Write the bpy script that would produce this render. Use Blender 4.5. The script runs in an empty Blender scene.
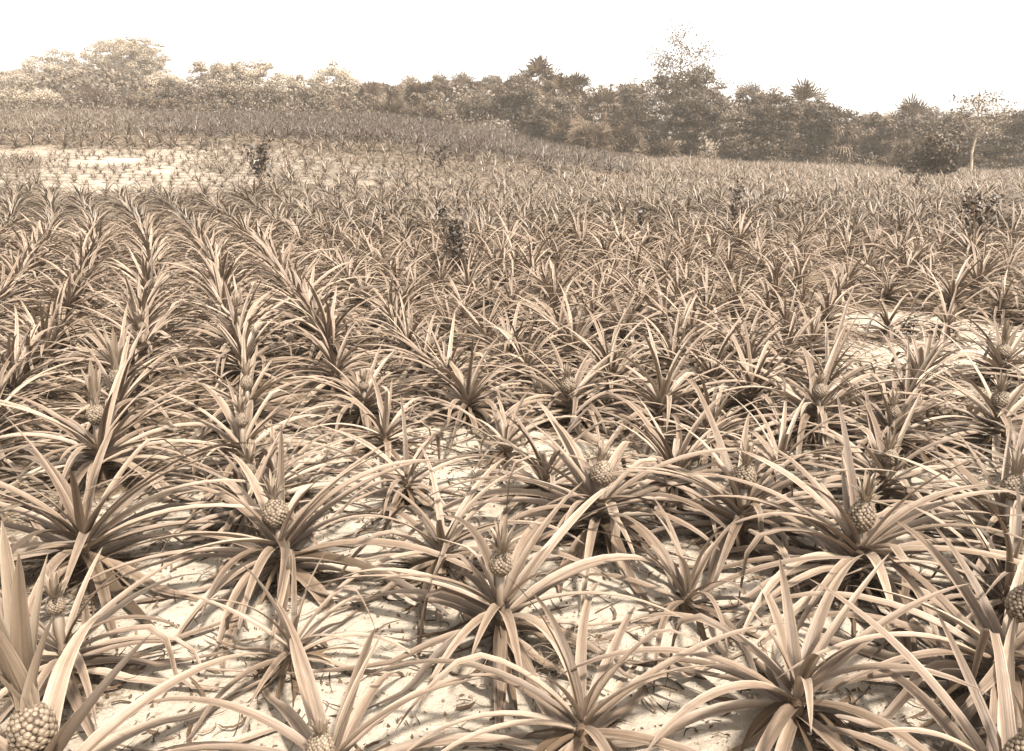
import bpy, math
import numpy as np

sc = bpy.context.scene
R = math.radians
PI = math.pi

# ------------------------------------------------------------------ camera
EYE = 1.7
F = 900.0                                   # focal length in pixels of a 1024 px wide frame
PITCH = math.atan((375.5 - 130) / F)
cd = bpy.data.cameras.new('camera'); cam = bpy.data.objects.new('camera', cd)
sc.collection.objects.link(cam); sc.camera = cam
cam.location = (0, 0, EYE); cam.rotation_euler = (PI / 2 - PITCH, 0, 0)
cd.sensor_width = 36; cd.lens = 36 * F / 1024
cd.clip_start = 0.05; cd.clip_end = 2000

# ------------------------------------------------------------------ light
SUN_EL, SUN_AZ = 60, 140                    # azimuth clockwise from +Y: high, behind the camera's right shoulder
w = bpy.data.worlds.new('World'); sc.world = w; w.use_nodes = True
nt = w.node_tree; nt.nodes.clear()
sky = nt.nodes.new('ShaderNodeTexSky'); sky.sky_type = 'NISHITA'; sky.sun_disc = False
sky.sun_elevation = R(SUN_EL); sky.sun_rotation = R(SUN_AZ); sky.dust_density = 2.5; sky.air_density = 1
hs = nt.nodes.new('ShaderNodeHueSaturation'); hs.inputs['Saturation'].default_value = 0.0
tint = nt.nodes.new('ShaderNodeMix'); tint.data_type = 'RGBA'; tint.blend_type = 'MULTIPLY'
tint.inputs[0].default_value = 1; tint.inputs[7].default_value = (1, .97, .93, 1)
bg = nt.nodes.new('ShaderNodeBackground'); bg.inputs[1].default_value = 0.14
wo = nt.nodes.new('ShaderNodeOutputWorld')
nt.links.new(sky.outputs[0], hs.inputs['Color']); nt.links.new(hs.outputs[0], tint.inputs[6])
nt.links.new(tint.outputs[2], bg.inputs[0]); nt.links.new(bg.outputs[0], wo.inputs[0])
sd = bpy.data.lights.new('sun', 'SUN'); sd.energy = 3.8; sd.angle = R(5); sd.color = (1, .95, .88)
sun = bpy.data.objects.new('sun', sd); sc.collection.objects.link(sun)
sun.rotation_euler = (R(90 - SUN_EL), 0, R(180 - SUN_AZ))
vs = sc.view_settings; vs.view_transform = 'Standard'; vs.look = 'None'; vs.gamma = 1; vs.use_curve_mapping = False
vs.exposure = 1.92
sc.render.engine = 'CYCLES'
cy = sc.cycles
cy.max_bounces = 6; cy.diffuse_bounces = 2; cy.glossy_bounces = 2; cy.transmission_bounces = 3
cy.volume_bounces = 1; cy.transparent_max_bounces = 4; cy.caustics_reflective = False; cy.caustics_refractive = False
cy.use_adaptive_sampling = False; cy.filter_width = 1.5
cy.use_denoising = True; cy.sample_clamp_indirect = 3

# ------------------------------------------------------------------ terrain height
_YS = np.array([15, 20, 24, 32, 34.5, 45, 60, 80, 130.])
_PX = np.array([-300, 0, 256, 380, 480, 560, 650, 750, 900, 1024, 1300.])
_Z = np.array([[0.0, 0.15, 0.5, 1.0, 1.523, 1.9, 2.7, 2.9, 2.9],
               [0.0, 0.12, 0.48, 1.0, 1.523, 1.9, 2.7, 2.9, 2.9],
               [0.0, 0.1, 0.42, 0.95, 1.463, 1.8, 2.6, 2.8, 2.8],
               [0.0, 0.0, 0.25, 0.75, 1.249, 1.6, 2.5, 2.6, 2.6],
               [0.0, 0.0, 0.1, 0.45, 0.813, 1.1, 1.7, 1.8, 1.8],
               [0.0, 0.0, 0.0, 0.22, 0.376, 0.45, 0.55, 0.6, 0.6],
               [0.0, 0.0, 0.0, 0.03, 0.04, -0.1, -0.2, -0.2, -0.2],
               [0.0, 0.0, 0.0, -0.1, -0.138, -0.3, -0.55, -0.6, -0.6],
               [0.0, 0.0, -0.05, -0.25, -0.317, -0.6, -1.0, -1.0, -1.0],
               [0.0, 0.0, -0.05, -0.3, -0.377, -0.7, -1.2, -1.2, -1.2],
               [0.0, 0.0, -0.05, -0.3, -0.377, -0.7, -1.2, -1.2, -1.2]])

_rn = np.random.RandomState(5).rand(256, 256)
def vnoise(x, y):                           # smooth value noise, 0..1
    x = np.asarray(x, float); y = np.asarray(y, float)
    xi = np.floor(x).astype(int); yi = np.floor(y).astype(int); fx = x - xi; fy = y - yi
    fx = fx * fx * (3 - 2 * fx); fy = fy * fy * (3 - 2 * fy)
    g = lambda a, b: _rn[a % 256, b % 256]
    return (g(xi, yi) * (1 - fx) + g(xi + 1, yi) * fx) * (1 - fy) + (g(xi, yi + 1) * (1 - fx) + g(xi + 1, yi + 1) * fx) * fy

def _sm(t): return t * t * (3 - 2 * t)
def ground(x, y):
    x = np.asarray(x, float); y = np.asarray(y, float)
    px = np.clip(512 + 905 * x / np.maximum(y, 12), -299, 1299)
    yy = np.clip(y, 15, 129.9)
    i = np.clip(np.searchsorted(_PX, px, side='right') - 1, 0, len(_PX) - 2)
    j = np.clip(np.searchsorted(_YS, yy, side='right') - 1, 0, len(_YS) - 2)
    a = _sm((px - _PX[i]) / (_PX[i + 1] - _PX[i])); b = (yy - _YS[j]) / (_YS[j + 1] - _YS[j])
    z = (_Z[i, j] * (1 - a) + _Z[i + 1, j] * a) * (1 - b) + (_Z[i, j + 1] * (1 - a) + _Z[i + 1, j + 1] * a) * b
    z = z + (vnoise(x * .12 + 9, y * .12 + 3) - .5) * .10 * np.clip((y - 4) / 12, 0, 1)
    z = z + (vnoise(x * .9 + 40, y * .9 + 7) - .5) * .05
    z = z + (vnoise(x * 3.3 + 11, y * 3.3 + 70) - .5) * .035 + (vnoise(x * 9.7 + 1, y * 9.7 + 20) - .5) * .022 + (vnoise(x * 21 + 5, y * 21 + 2) - .5) * .009
    return z

def world_x(px, y, z=0.0):                  # world x of an image column at ground distance y
    return (px - 512) / F * (y * math.cos(PITCH) + (EYE - z) * math.sin(PITCH))
def at(px, py, h=0.1):                      # pixel -> ground point (flat near field)
    dx = (px - 512) / F; dy = (375.5 - py) / F
    c, s = math.cos(PITCH), math.sin(PITCH)
    d = (dx, c + dy * s, -s + dy * c)
    t = (h - EYE) / d[2]
    return d[0] * t, d[1] * t
def project(x, y, z):
    c, s = math.cos(PITCH), math.sin(PITCH)
    dep = y * c - (z - EYE) * s; up = y * s + (z - EYE) * c
    return 512 + F * x / dep, 375.5 - F * up / dep

# ------------------------------------------------------------------ mesh helpers
class MB:
    """collects grids of quads into one mesh, with a uv layer and a per-leaf tone"""
    def __init__(s): s.V, s.Q, s.U, s.T, s.n = [], [], [], [], 0
    def add(s, V, Q, U=None, T=None):
        V = np.asarray(V, float).reshape(-1, 3); Q = np.asarray(Q).reshape(-1, 4)
        s.V.append(V); s.Q.append(Q + s.n); s.n += len(V)
        s.U.append(np.zeros((len(V), 2)) if U is None else np.asarray(U, float).reshape(-1, 2))
        s.T.append(np.full(len(V), .5) if T is None else np.broadcast_to(np.asarray(T, float), (len(V),)))
    def merge(s, o, M=None, loc=(0, 0, 0)):
        if not o.n: return
        V = np.concatenate(o.V)
        if M is not None: V = V @ M.T
        s.add(V + np.asarray(loc), np.concatenate(o.Q), np.concatenate(o.U), np.concatenate(o.T))
    def build(s, name, mat, parent=None, smooth=True):
        V = np.concatenate(s.V).astype(np.float32); Q = np.concatenate(s.Q).astype(np.int32)
        U = np.concatenate(s.U).astype(np.float32); T = np.concatenate(s.T).astype(np.float32)
        me = bpy.data.meshes.new(name)
        me.vertices.add(len(V)); me.vertices.foreach_set('co', V.ravel())
        me.loops.add(Q.size); me.loops.foreach_set('vertex_index', Q.ravel())
        me.polygons.add(len(Q)); me.polygons.foreach_set('loop_start', np.arange(0, Q.size, 4, dtype=np.int32))
        me.polygons.foreach_set('use_smooth', np.full(len(Q), smooth))
        uv = me.uv_layers.new(name='uv'); uv.data.foreach_set('uv', U[Q.ravel()].ravel())
        at_ = me.attributes.new('tone', 'FLOAT', 'POINT'); at_.data.foreach_set('value', T)
        me.update(calc_edges=True)
        me.materials.append(mat)
        o = bpy.data.objects.new(name, me); sc.collection.objects.link(o)
        if parent: o.parent = parent
        return o

def grid_quads(N, a, b):                    # N grids of a x b vertices
    i = np.arange(a - 1)[:, None] * b + np.arange(b - 1)[None, :]
    q = np.stack([i, i + 1, i + b + 1, i + b], -1).reshape(-1, 4)
    return (q[None] + (np.arange(N) * a * b)[:, None, None]).reshape(-1, 4)

def strips(mb, rng, P, az, e0, bend, L, W, nseg=8, m=5, pw=1.4, kt=None, ka=None, drift=0, roll=None, gut=None, floor=None, tone=None, taper=.55, base=.7):
    """long leaves: each starts at P, climbs at angle e0 and bends down as it goes out"""
    N = len(az); t = np.linspace(0, 1, nseg + 1)[None, :]
    A = az[:, None] + np.asarray(drift).reshape(-1, 1) * t
    E = e0[:, None] - bend[:, None] * t ** pw
    if kt is not None:
        q = np.clip((t - kt[:, None]) / .10, 0, 1); E = E - ka[:, None] * _sm(q)
    E = np.maximum(E, -1.45)
    C = np.zeros((N, nseg + 1, 3)); C[:, 0] = P
    st = (L / nseg)
    for k in range(nseg):
        a = (A[:, k] + A[:, k + 1]) / 2; e = (E[:, k] + E[:, k + 1]) / 2
        d = np.stack([np.cos(a) * np.cos(e), np.sin(a) * np.cos(e), np.sin(e)], -1)
        C[:, k + 1] = C[:, k] + d * st[:, None]
        if floor is not None:
            lo = floor + .003 * rng.rand(N)
            low = C[:, k + 1, 2] < lo
            dh = d[:, :2] / np.maximum(np.linalg.norm(d[:, :2], axis=1), .05)[:, None]
            C[low, k + 1, :2] = C[low, k, :2] + dh[low] * (st[low, None] * .9)
            C[low, k + 1, 2] = lo[low]
    T = np.gradient(C, axis=1); T /= np.maximum(np.linalg.norm(T, axis=2, keepdims=True), 1e-6)
    S = np.stack([-np.sin(A), np.cos(A), np.zeros_like(A)], -1)
    Nn = np.cross(T, S)
    r = np.zeros((N, 1)) if roll is None else roll[:, None]
    rr = (r * t)[..., None]
    S2 = S * np.cos(rr) + Nn * np.sin(rr); N2 = -S * np.sin(rr) + Nn * np.cos(rr)
    wt = np.minimum(1, base + 1.6 * t) * np.maximum(1 - t, .0008) ** taper * W[:, None] * .5
    g = (np.full(N, .55) if gut is None else gut)[:, None] * (1 - .55 * t)
    u = np.linspace(-1, 1, m)
    V = C[:, :, None, :] + S2[:, :, None, :] * (u[None, None, :] * (wt * np.cos(g))[..., None])[..., None] \
        + N2[:, :, None, :] * ((np.abs(u) ** 1.4)[None, None, :] * (wt * np.sin(g))[..., None])[..., None]
    UV = np.zeros((N, nseg + 1, m, 2)); UV[..., 0] = u * .498 + .5 + (rng.rand(N) * 40).round()[:, None, None]
    UV[..., 1] = t[..., None] * L[:, None, None]
    if tone is None: tone = rng.rand(N)
    tt = tone[:, None] - .9 * rng.rand(N)[:, None] * np.clip((t - .82) / .18, 0, 1)      # withered tips
    mb.add(V, grid_quads(N, nseg + 1, m), UV, np.repeat(tt.ravel(), m))

def tube(mb, pts, rad, n=8, tone=.5, cap=True):
    pts = np.asarray(pts, float); rad = np.asarray(rad, float)
    if cap:
        pts = np.vstack([pts, pts[-1] + (pts[-1] - pts[-2]) * .02]); rad = np.append(rad, rad[-1] * .05)
    T = np.gradient(pts, axis=0); T /= np.maximum(np.linalg.norm(T, axis=1, keepdims=True), 1e-9)
    ref = np.array([0, 0, 1.]) if abs(T[0, 2]) < .8 else np.array([1., 0, 0])
    A = np.cross(T, ref); A /= np.maximum(np.linalg.norm(A, axis=1, keepdims=True), 1e-9); B = np.cross(T, A)
    th = np.linspace(0, 2 * PI, n + 1)
    V = pts[:, None] + rad[:, None, None] * (A[:, None] * np.cos(th)[None, :, None] + B[:, None] * np.sin(th)[None, :, None])
    k = np.concatenate([[0], np.cumsum(np.linalg.norm(np.diff(pts, axis=0), axis=1))])
    UV = np.stack(np.broadcast_arrays(th[None, :] / 2 / PI, k[:, None]), -1)
    mb.add(V, grid_quads(1, len(pts), n + 1), UV, tone)

def cards(mb, rng, C, size, tone, up=.5, asp=.5, nrm=None):
    """small leaf-shaped quads (rhombi) at the points C"""
    N = len(C)
    d = rng.normal(size=(N, 3)); d /= np.linalg.norm(d, axis=1, keepdims=True)
    n = rng.normal(size=(N, 3)) + np.array([0, 0, up * 2])
    if nrm is not None: n = nrm * 1.4 + rng.normal(size=(N, 3)) * .5
    s = np.cross(d, n)
    s /= np.maximum(np.linalg.norm(s, axis=1, keepdims=True), 1e-6)
    sz = np.broadcast_to(size, (N,))[:, None]
    V = np.stack([C - d * sz * .5, C + s * sz * asp * .5, C + d * sz * .5, C - s * sz * asp * .5], 1)
    Q = np.arange(N * 4).reshape(N, 4)
    mb.add(V, Q, None, np.repeat(np.broadcast_to(tone, (N,)), 4))

# ------------------------------------------------------------------ materials
def mat_base(name, rough=.6, spec=.3):
    m = bpy.data.materials.new(name); m.use_nodes = True; n = m.node_tree
    b = n.nodes['Principled BSDF']; b.inputs['Roughness'].default_value = rough; b.inputs['Specular IOR Level'].default_value = spec
    return m, n, b
def ramp(n, stops):
    r = n.nodes.new('ShaderNodeValToRGB'); e = r.color_ramp.elements
    while len(e) < len(stops): e.new(.5)
    for k, (p, c) in enumerate(stops): e[k].position = p; e[k].color = (*c, 1)
    return r
def noise(n, scale, detail=4, rough=.6, vec=None, dist=0):
    t = n.nodes.new('ShaderNodeTexNoise'); t.inputs['Scale'].default_value = scale; t.inputs['Detail'].default_value = detail
    t.inputs['Roughness'].default_value = rough; t.inputs['Distortion'].default_value = dist
    if vec is not None: n.links.new(vec, t.inputs['Vector'])
    return t
def mathn(n, op, a, b):
    m = n.nodes.new('ShaderNodeMath'); m.operation = op
    for k, v in enumerate((a, b)):
        if isinstance(v, (int, float)): m.inputs[k].default_value = v
        else: n.links.new(v, m.inputs[k])
    return m.outputs[0]

def blade_material(name, dark, mid, light, rough=.42, spec=.45, trans=.12, streak=True, edge=0):
    m, n, b = mat_base(name, rough, spec)
    a = n.nodes.new('ShaderNodeAttribute'); a.attribute_name = 'tone'
    uv = n.nodes.new('ShaderNodeTexCoord')
    mp = n.nodes.new('ShaderNodeMapping'); mp.inputs['Scale'].default_value = (9, 2.2, 1); n.links.new(uv.outputs['UV'], mp.inputs[0])
    st = noise(n, 1.6, 5, .65, mp.outputs[0])
    mp2 = n.nodes.new('ShaderNodeMapping'); mp2.inputs['Scale'].default_value = (1.5, 16, 1); n.links.new(uv.outputs['UV'], mp2.inputs[0])
    bl = noise(n, 1.0, 3, .6, mp2.outputs[0])
    f = mathn(n, 'ADD', mathn(n, 'MULTIPLY', a.outputs['Fac'], .55), mathn(n, 'MULTIPLY', st.outputs['Fac'], 1.15 if streak else .3))
    f = mathn(n, 'ADD', f, mathn(n, 'MULTIPLY', bl.outputs['Fac'], .35))
    f = mathn(n, 'SUBTRACT', f, .58 if streak else .40)
    if edge:                                # pale margins, a dull channel along the middle
        sx = n.nodes.new('ShaderNodeSeparateXYZ'); n.links.new(uv.outputs['UV'], sx.inputs[0])
        fr = mathn(n, 'FRACT', sx.outputs[0], 0); d = mathn(n, 'ABSOLUTE', mathn(n, 'SUBTRACT', fr, .5), 0)
        f = mathn(n, 'ADD', f, mathn(n, 'MULTIPLY', mathn(n, 'POWER', mathn(n, 'MULTIPLY', d, 2), 3), .35))
        f = mathn(n, 'SUBTRACT', f, mathn(n, 'MULTIPLY', mathn(n, 'LESS_THAN', d, .10), .16))
    r = ramp(n, [(.0, dark), (.5, mid), (1, light)]); n.links.new(f, r.inputs[0])
    n.links.new(r.outputs[0], b.inputs['Base Color'])
    bp = n.nodes.new('ShaderNodeBump'); bp.inputs['Strength'].default_value = .5; bp.inputs['Distance'].default_value = .006
    n.links.new(st.outputs['Fac'], bp.inputs['Height']); n.links.new(bp.outputs[0], b.inputs['Normal'])
    if trans:
        tr = n.nodes.new('ShaderNodeBsdfTranslucent'); n.links.new(r.outputs[0], tr.inputs[0])
        mx = n.nodes.new('ShaderNodeMixShader'); mx.inputs[0].default_value = trans
        n.links.new(b.outputs[0], mx.inputs[1]); n.links.new(tr.outputs[0], mx.inputs[2])
        n.links.new(mx.outputs[0], n.nodes['Material Output'].inputs[0])
    return m

M = {}
M['leaf'] = blade_material('pineapple_leaf', (.048, .031, .018), (.145, .101, .069), (.285, .226, .167), edge=1, rough=.5, spec=.35)
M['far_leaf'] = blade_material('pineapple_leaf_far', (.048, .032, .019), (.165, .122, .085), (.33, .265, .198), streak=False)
M['dead'] = blade_material('withered_leaf', (.03, .018, .010), (.08, .053, .033), (.20, .145, .098), rough=.85, spec=.1, trans=0)
M['crown'] = blade_material('fruit_crown_leaf', (.10, .07, .046), (.19, .142, .10), (.32, .255, .19), edge=1)
M['stalk'] = blade_material('stalk_skin', (.06, .042, .028), (.13, .097, .068), (.22, .17, .125), trans=0)
M['palm'] = blade_material('palm_frond', (.04, .026, .016), (.13, .093, .062), (.27, .205, .145), spec=.15, rough=.75, streak=False)
M['weed'] = blade_material('dark_weed_leaf', (.014, .008, .004), (.045, .028, .016), (.14, .095, .06), rough=.6, streak=False, trans=0)
M['grass'] = blade_material('dry_grass', (.07, .048, .03), (.17, .125, .085), (.32, .25, .18), rough=.8, spec=.1, trans=0)

def fruit_material():
    m, n, b = mat_base('pineapple_rind', .55, .35)
    a = n.nodes.new('ShaderNodeAttribute'); a.attribute_name = 'tone'
    ns = noise(n, 60, 3)
    f = mathn(n, 'ADD', mathn(n, 'MULTIPLY', a.outputs['Fac'], .8), mathn(n, 'MULTIPLY', ns.outputs['Fac'], .3))
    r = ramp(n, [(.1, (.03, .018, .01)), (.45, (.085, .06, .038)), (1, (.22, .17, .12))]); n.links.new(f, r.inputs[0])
    n.links.new(r.outputs[0], b.inputs['Base Color']); return m
M['fruit'] = fruit_material()

def foliage_material(name, dark, light):
    m, n, b = mat_base(name, .55, .3)
    a = n.nodes.new('ShaderNodeAttribute'); a.attribute_name = 'tone'
    r = ramp(n, [(0, dark), (1, light)]); n.links.new(a.outputs['Fac'], r.inputs[0])
    n.links.new(r.outputs[0], b.inputs['Base Color'])
    tr = n.nodes.new('ShaderNodeBsdfTranslucent'); n.links.new(r.outputs[0], tr.inputs[0])
    mx = n.nodes.new('ShaderNodeMixShader'); mx.inputs[0].default_value = .2
    n.links.new(b.outputs[0], mx.inputs[1]); n.links.new(tr.outputs[0], mx.inputs[2])
    n.links.new(mx.outputs[0], n.nodes['Material Output'].inputs[0])
    return m
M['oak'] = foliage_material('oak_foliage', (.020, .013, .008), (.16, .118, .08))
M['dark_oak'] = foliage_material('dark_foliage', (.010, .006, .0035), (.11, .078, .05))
M['pale_haze_oak'] = foliage_material('pale_haze_foliage', (.17, .132, .095), (.36, .292, .218))  # fading of the distant left trees by haze, put into the leaf colour

def bark_material(name, c1, c2):
    m, n, b = mat_base(name, .9, .1)
    ns = noise(n, 9, 5); r = ramp(n, [(.3, c1), (.7, c2)]); n.links.new(ns.outputs['Fac'], r.inputs[0])
    n.links.new(r.outputs[0], b.inputs['Base Color'])
    bp = n.nodes.new('ShaderNodeBump'); bp.inputs['Strength'].default_value = .6; n.links.new(ns.outputs['Fac'], bp.inputs['Height'])
    n.links.new(bp.outputs[0], b.inputs['Normal']); return m
M['bark'] = bark_material('bark', (.06, .038, .024), (.18, .125, .08))
M['pale_bark'] = bark_material('pale_bark', (.18, .135, .095), (.36, .285, .21))

def sand_material():
    m, n, b = mat_base('sand', .95, .1)
    g = n.nodes.new('ShaderNodeNewGeometry')
    n1 = noise(n, 2.2, 6, .6, g.outputs['Position']); n2 = noise(n, 26, 6, .75, g.outputs['Position']); n3 = noise(n, 150, 3, .6, g.outputs['Position'])
    n4 = noise(n, 9, 5, .7, g.outputs['Position'], .6)
    f = mathn(n, 'ADD', mathn(n, 'MULTIPLY', n1.outputs['Fac'], .4), mathn(n, 'MULTIPLY', n2.outputs['Fac'], .6))
    r = ramp(n, [(.30, (.22, .175, .125)), (.48, (.30, .25, .195)), (.74, (.40, .35, .285))]); n.links.new(f, r.inputs[0])
    # scattered dark specks of humus
    r2 = ramp(n, [(.30, (.16, .10, .06)), (.40, (1, 1, 1))]); n.links.new(n2.outputs['Fac'], r2.inputs[0])
    r3 = ramp(n, [(.28, (.35, .25, .17)), (.37, (1, 1, 1))]); n.links.new(n4.outputs['Fac'], r3.inputs[0])
    mx = n.nodes.new('ShaderNodeMix'); mx.data_type = 'RGBA'; mx.blend_type = 'MULTIPLY'; mx.inputs[0].default_value = .85
    n.links.new(r.outputs[0], mx.inputs[6]); n.links.new(r2.outputs[0], mx.inputs[7])
    mx2 = n.nodes.new('ShaderNodeMix'); mx2.data_type = 'RGBA'; mx2.blend_type = 'MULTIPLY'; mx2.inputs[0].default_value = .7
    n.links.new(mx.outputs[2], mx2.inputs[6]); n.links.new(r3.outputs[0], mx2.inputs[7])
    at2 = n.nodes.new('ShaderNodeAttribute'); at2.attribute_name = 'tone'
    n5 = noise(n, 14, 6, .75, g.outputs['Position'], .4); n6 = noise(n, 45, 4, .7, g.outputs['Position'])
    hr = ramp(n, [(.3, (.035, .022, .013)), (.55, (.10, .07, .045)), (.75, (.32, .25, .185))]); n.links.new(n6.outputs['Fac'], hr.inputs[0])  # rotted litter colours, also used for the shade painted on the ground
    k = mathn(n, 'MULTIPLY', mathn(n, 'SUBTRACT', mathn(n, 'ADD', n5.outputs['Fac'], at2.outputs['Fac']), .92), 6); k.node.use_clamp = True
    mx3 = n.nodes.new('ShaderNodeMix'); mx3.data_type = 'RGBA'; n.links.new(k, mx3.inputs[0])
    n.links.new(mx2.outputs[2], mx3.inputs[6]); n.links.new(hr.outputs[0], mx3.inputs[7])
    n.links.new(mx3.outputs[2], b.inputs['Base Color'])
    hgt = mathn(n, 'ADD', mathn(n, 'MULTIPLY', n2.outputs['Fac'], .7), mathn(n, 'MULTIPLY', n3.outputs['Fac'], .25))
    bp = n.nodes.new('ShaderNodeBump'); bp.inputs['Strength'].default_value = 1.0; bp.inputs['Distance'].default_value = .03
    n.links.new(hgt, bp.inputs['Height']); n.links.new(bp.outputs[0], b.inputs['Normal']); return m
M['sand'] = sand_material()

def tag(o, label=None, cat=None, group=None, kind=None):
    for k, v in (('label', label), ('category', cat), ('group', group), ('kind', kind)):
        if v: o[k] = v
    return o
def empty(name, loc, label=None, cat=None, group=None):
    o = bpy.data.objects.new(name, None); sc.collection.objects.link(o); o.location = loc
    o.empty_display_size = .1
    return tag(o, label, cat, group)

# ------------------------------------------------------------------ grid spacing
def axis(fine0, fine1, step, lo, hi, grow):
    a = list(np.arange(fine0, fine1, step)); d = step; x = fine1
    while x < hi: a.append(x); d *= grow; x += d
    a.append(hi); d = step; x = fine0 - step; l = []
    while x > lo: l.append(x); d *= grow; x -= d
    l.append(lo); return np.array(l[::-1] + a)
# ------------------------------------------------------------------ pineapple plants
def plant_foliage(rng, scale=1.0, nl=30, nseg=10, m=5, upright=0.0, wf=1.0, kinks=.10, open_=False):
    mb = MB()
    k = np.arange(nl); f = (k + .5) / nl                      # 0 = outermost, 1 = innermost
    az = k * 2.39996 + rng.normal(0, .30, nl) + rng.rand() * 6.28
    e0 = R(3) + R(72 if not open_ else 60) * f ** (1.3 - .45 * upright) + rng.normal(0, .12, nl)
    e0 = np.minimum(e0, R(88))
    bend = R(82) * (1 - f) ** .6 * (.6 + .7 * rng.rand(nl)) * (1 - .3 * upright) + R(22) + rng.normal(0, .08, nl)
    L = (.575 + .20 * np.sin(PI * np.clip(f * .9 + .10, 0, 1)) - .22 * f ** 3 + rng.normal(0, .07, nl)) * scale
    if open_:                               # leaves on the camera's side hang lower and leave the fruit in view
        fr_ = np.cos(az + PI / 2) > .72; e0[fr_] = np.minimum(e0[fr_], R(32)); bend[fr_] += R(15); L[fr_] *= .8
    L = np.maximum(L, .22 * scale)
    W = (.046 + .013 * rng.rand(nl)) * wf * scale ** .8 * (1 - .30 * f ** 3)
    r0 = .030 * scale * (1 - .6 * f)
    P = np.stack([r0 * np.cos(az), r0 * np.sin(az), (.035 + .12 * f) * scale], -1)
    kt = np.full(nl, 2.0); ka = np.zeros(nl)
    kk = rng.rand(nl) < kinks; kt[kk] = .25 + .4 * rng.rand(kk.sum()); ka[kk] = R(45) + R(60) * rng.rand(kk.sum())
    strips(mb, rng, P, az, e0, bend, L, W, nseg, m, 1.25, kt, ka, rng.normal(0, .28, nl), rng.normal(0, .35, nl),
           .45 + .25 * rng.rand(nl), .012, np.clip(rng.normal(.5, .25, nl), 0, 1) - .8 * (rng.rand(nl) < .07), .62)
    return mb
def plant_dead(rng, scale=1.0, nl=9, nseg=7):
    mb = MB(); az = rng.rand(nl) * 6.28
    P = np.stack([.03 * np.cos(az), .03 * np.sin(az), .02 + .07 * rng.rand(nl)], -1) * scale
    strips(mb, rng, P, az, R(15) * rng.rand(nl), R(50) + R(80) * rng.rand(nl), (.22 + .22 * rng.rand(nl)) * scale,
           .018 + .022 * rng.rand(nl), nseg, 3, .8, None, None, rng.normal(0, .8, nl), rng.normal(0, 1.3, nl), None, .006)
    return mb
def plant_stump(rng, scale=1.0):
    mb = MB(); tube(mb, [(0, 0, -.06), (.003, 0, .0), (0, .004, .06 * scale), (0, 0, .11 * scale)], [.03, .036, .030, .012], 8); return mb
def fruit_mesh(rng, r, h):
    mb = MB()
    prof = np.array([.30, .62, .86, .98, 1.0, .95, .82, .60, .30]); zz = np.linspace(0, 1, 9)
    tube(mb, np.stack([0 * zz, 0 * zz, zz * h], -1), prof * r * .93, 16, .0)
    n = 190; k = np.arange(n); z = (k + .5) / n; a = k * 2.39996
    rad = np.interp(z, zz, prof) * r
    # each eye: a domed scale with a little beak
    q = 7; th = np.linspace(0, 2 * PI, q)
    er = .118 * r * 1.30 * (.8 + .4 * rng.rand(n)) * (.65 + .45 * rad / r)
    a = a + rng.normal(0, .045, n); z = z + rng.normal(0, .006, n); C = np.stack([rad * np.cos(a), rad * np.sin(a), z * h], -1)
    drdz = np.interp(np.clip(z + .02, 0, 1), zz, prof) - np.interp(np.clip(z - .02, 0, 1), zz, prof)
    Nn = np.stack([np.cos(a), np.sin(a), -drdz / .04 * r / h], -1); Nn /= np.linalg.norm(Nn, axis=1, keepdims=True)
    S = np.stack([-np.sin(a), np.cos(a), 0 * a], -1); U = np.cross(Nn, S)
    V = []; T = []
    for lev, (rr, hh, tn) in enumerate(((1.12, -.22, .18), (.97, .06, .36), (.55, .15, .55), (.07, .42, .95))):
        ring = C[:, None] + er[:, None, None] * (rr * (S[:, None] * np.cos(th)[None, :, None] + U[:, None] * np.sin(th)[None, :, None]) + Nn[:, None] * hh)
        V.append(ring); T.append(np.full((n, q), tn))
    V = np.stack(V, 1); T = np.stack(T, 1)
    V[:, 3] += (U * er[:, None] * .35)[:, None]
    T = np.clip(T + rng.normal(0, .1, (n, 1, 1)), 0, 1)
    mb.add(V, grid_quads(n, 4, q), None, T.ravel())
    return mb
def crown_mesh(rng, L, n=16, wide=1.0, stiff=False):
    mb = MB(); k = np.arange(n); f = (k + .5) / n; az = k * 2.39996 + rng.rand() * 6
    P = np.stack([.012 * np.cos(az), .012 * np.sin(az), 0 * az], -1)
    strips(mb, rng, P, az, (R(72) + R(14) * f) if stiff else (R(50) + R(37) * f ** .7), (R(42) * (1 - f) + R(2)) * (.35 if stiff else 1), L * (.40 + .6 * f ** .8), (.026 + .008 * rng.rand(n)) * wide * (L / .2) ** .4,
           7, 5, 1.3, None, None, rng.normal(0, .1, n), rng.normal(0, .2, n), None, None, None, .5, .8)
    return mb

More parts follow.
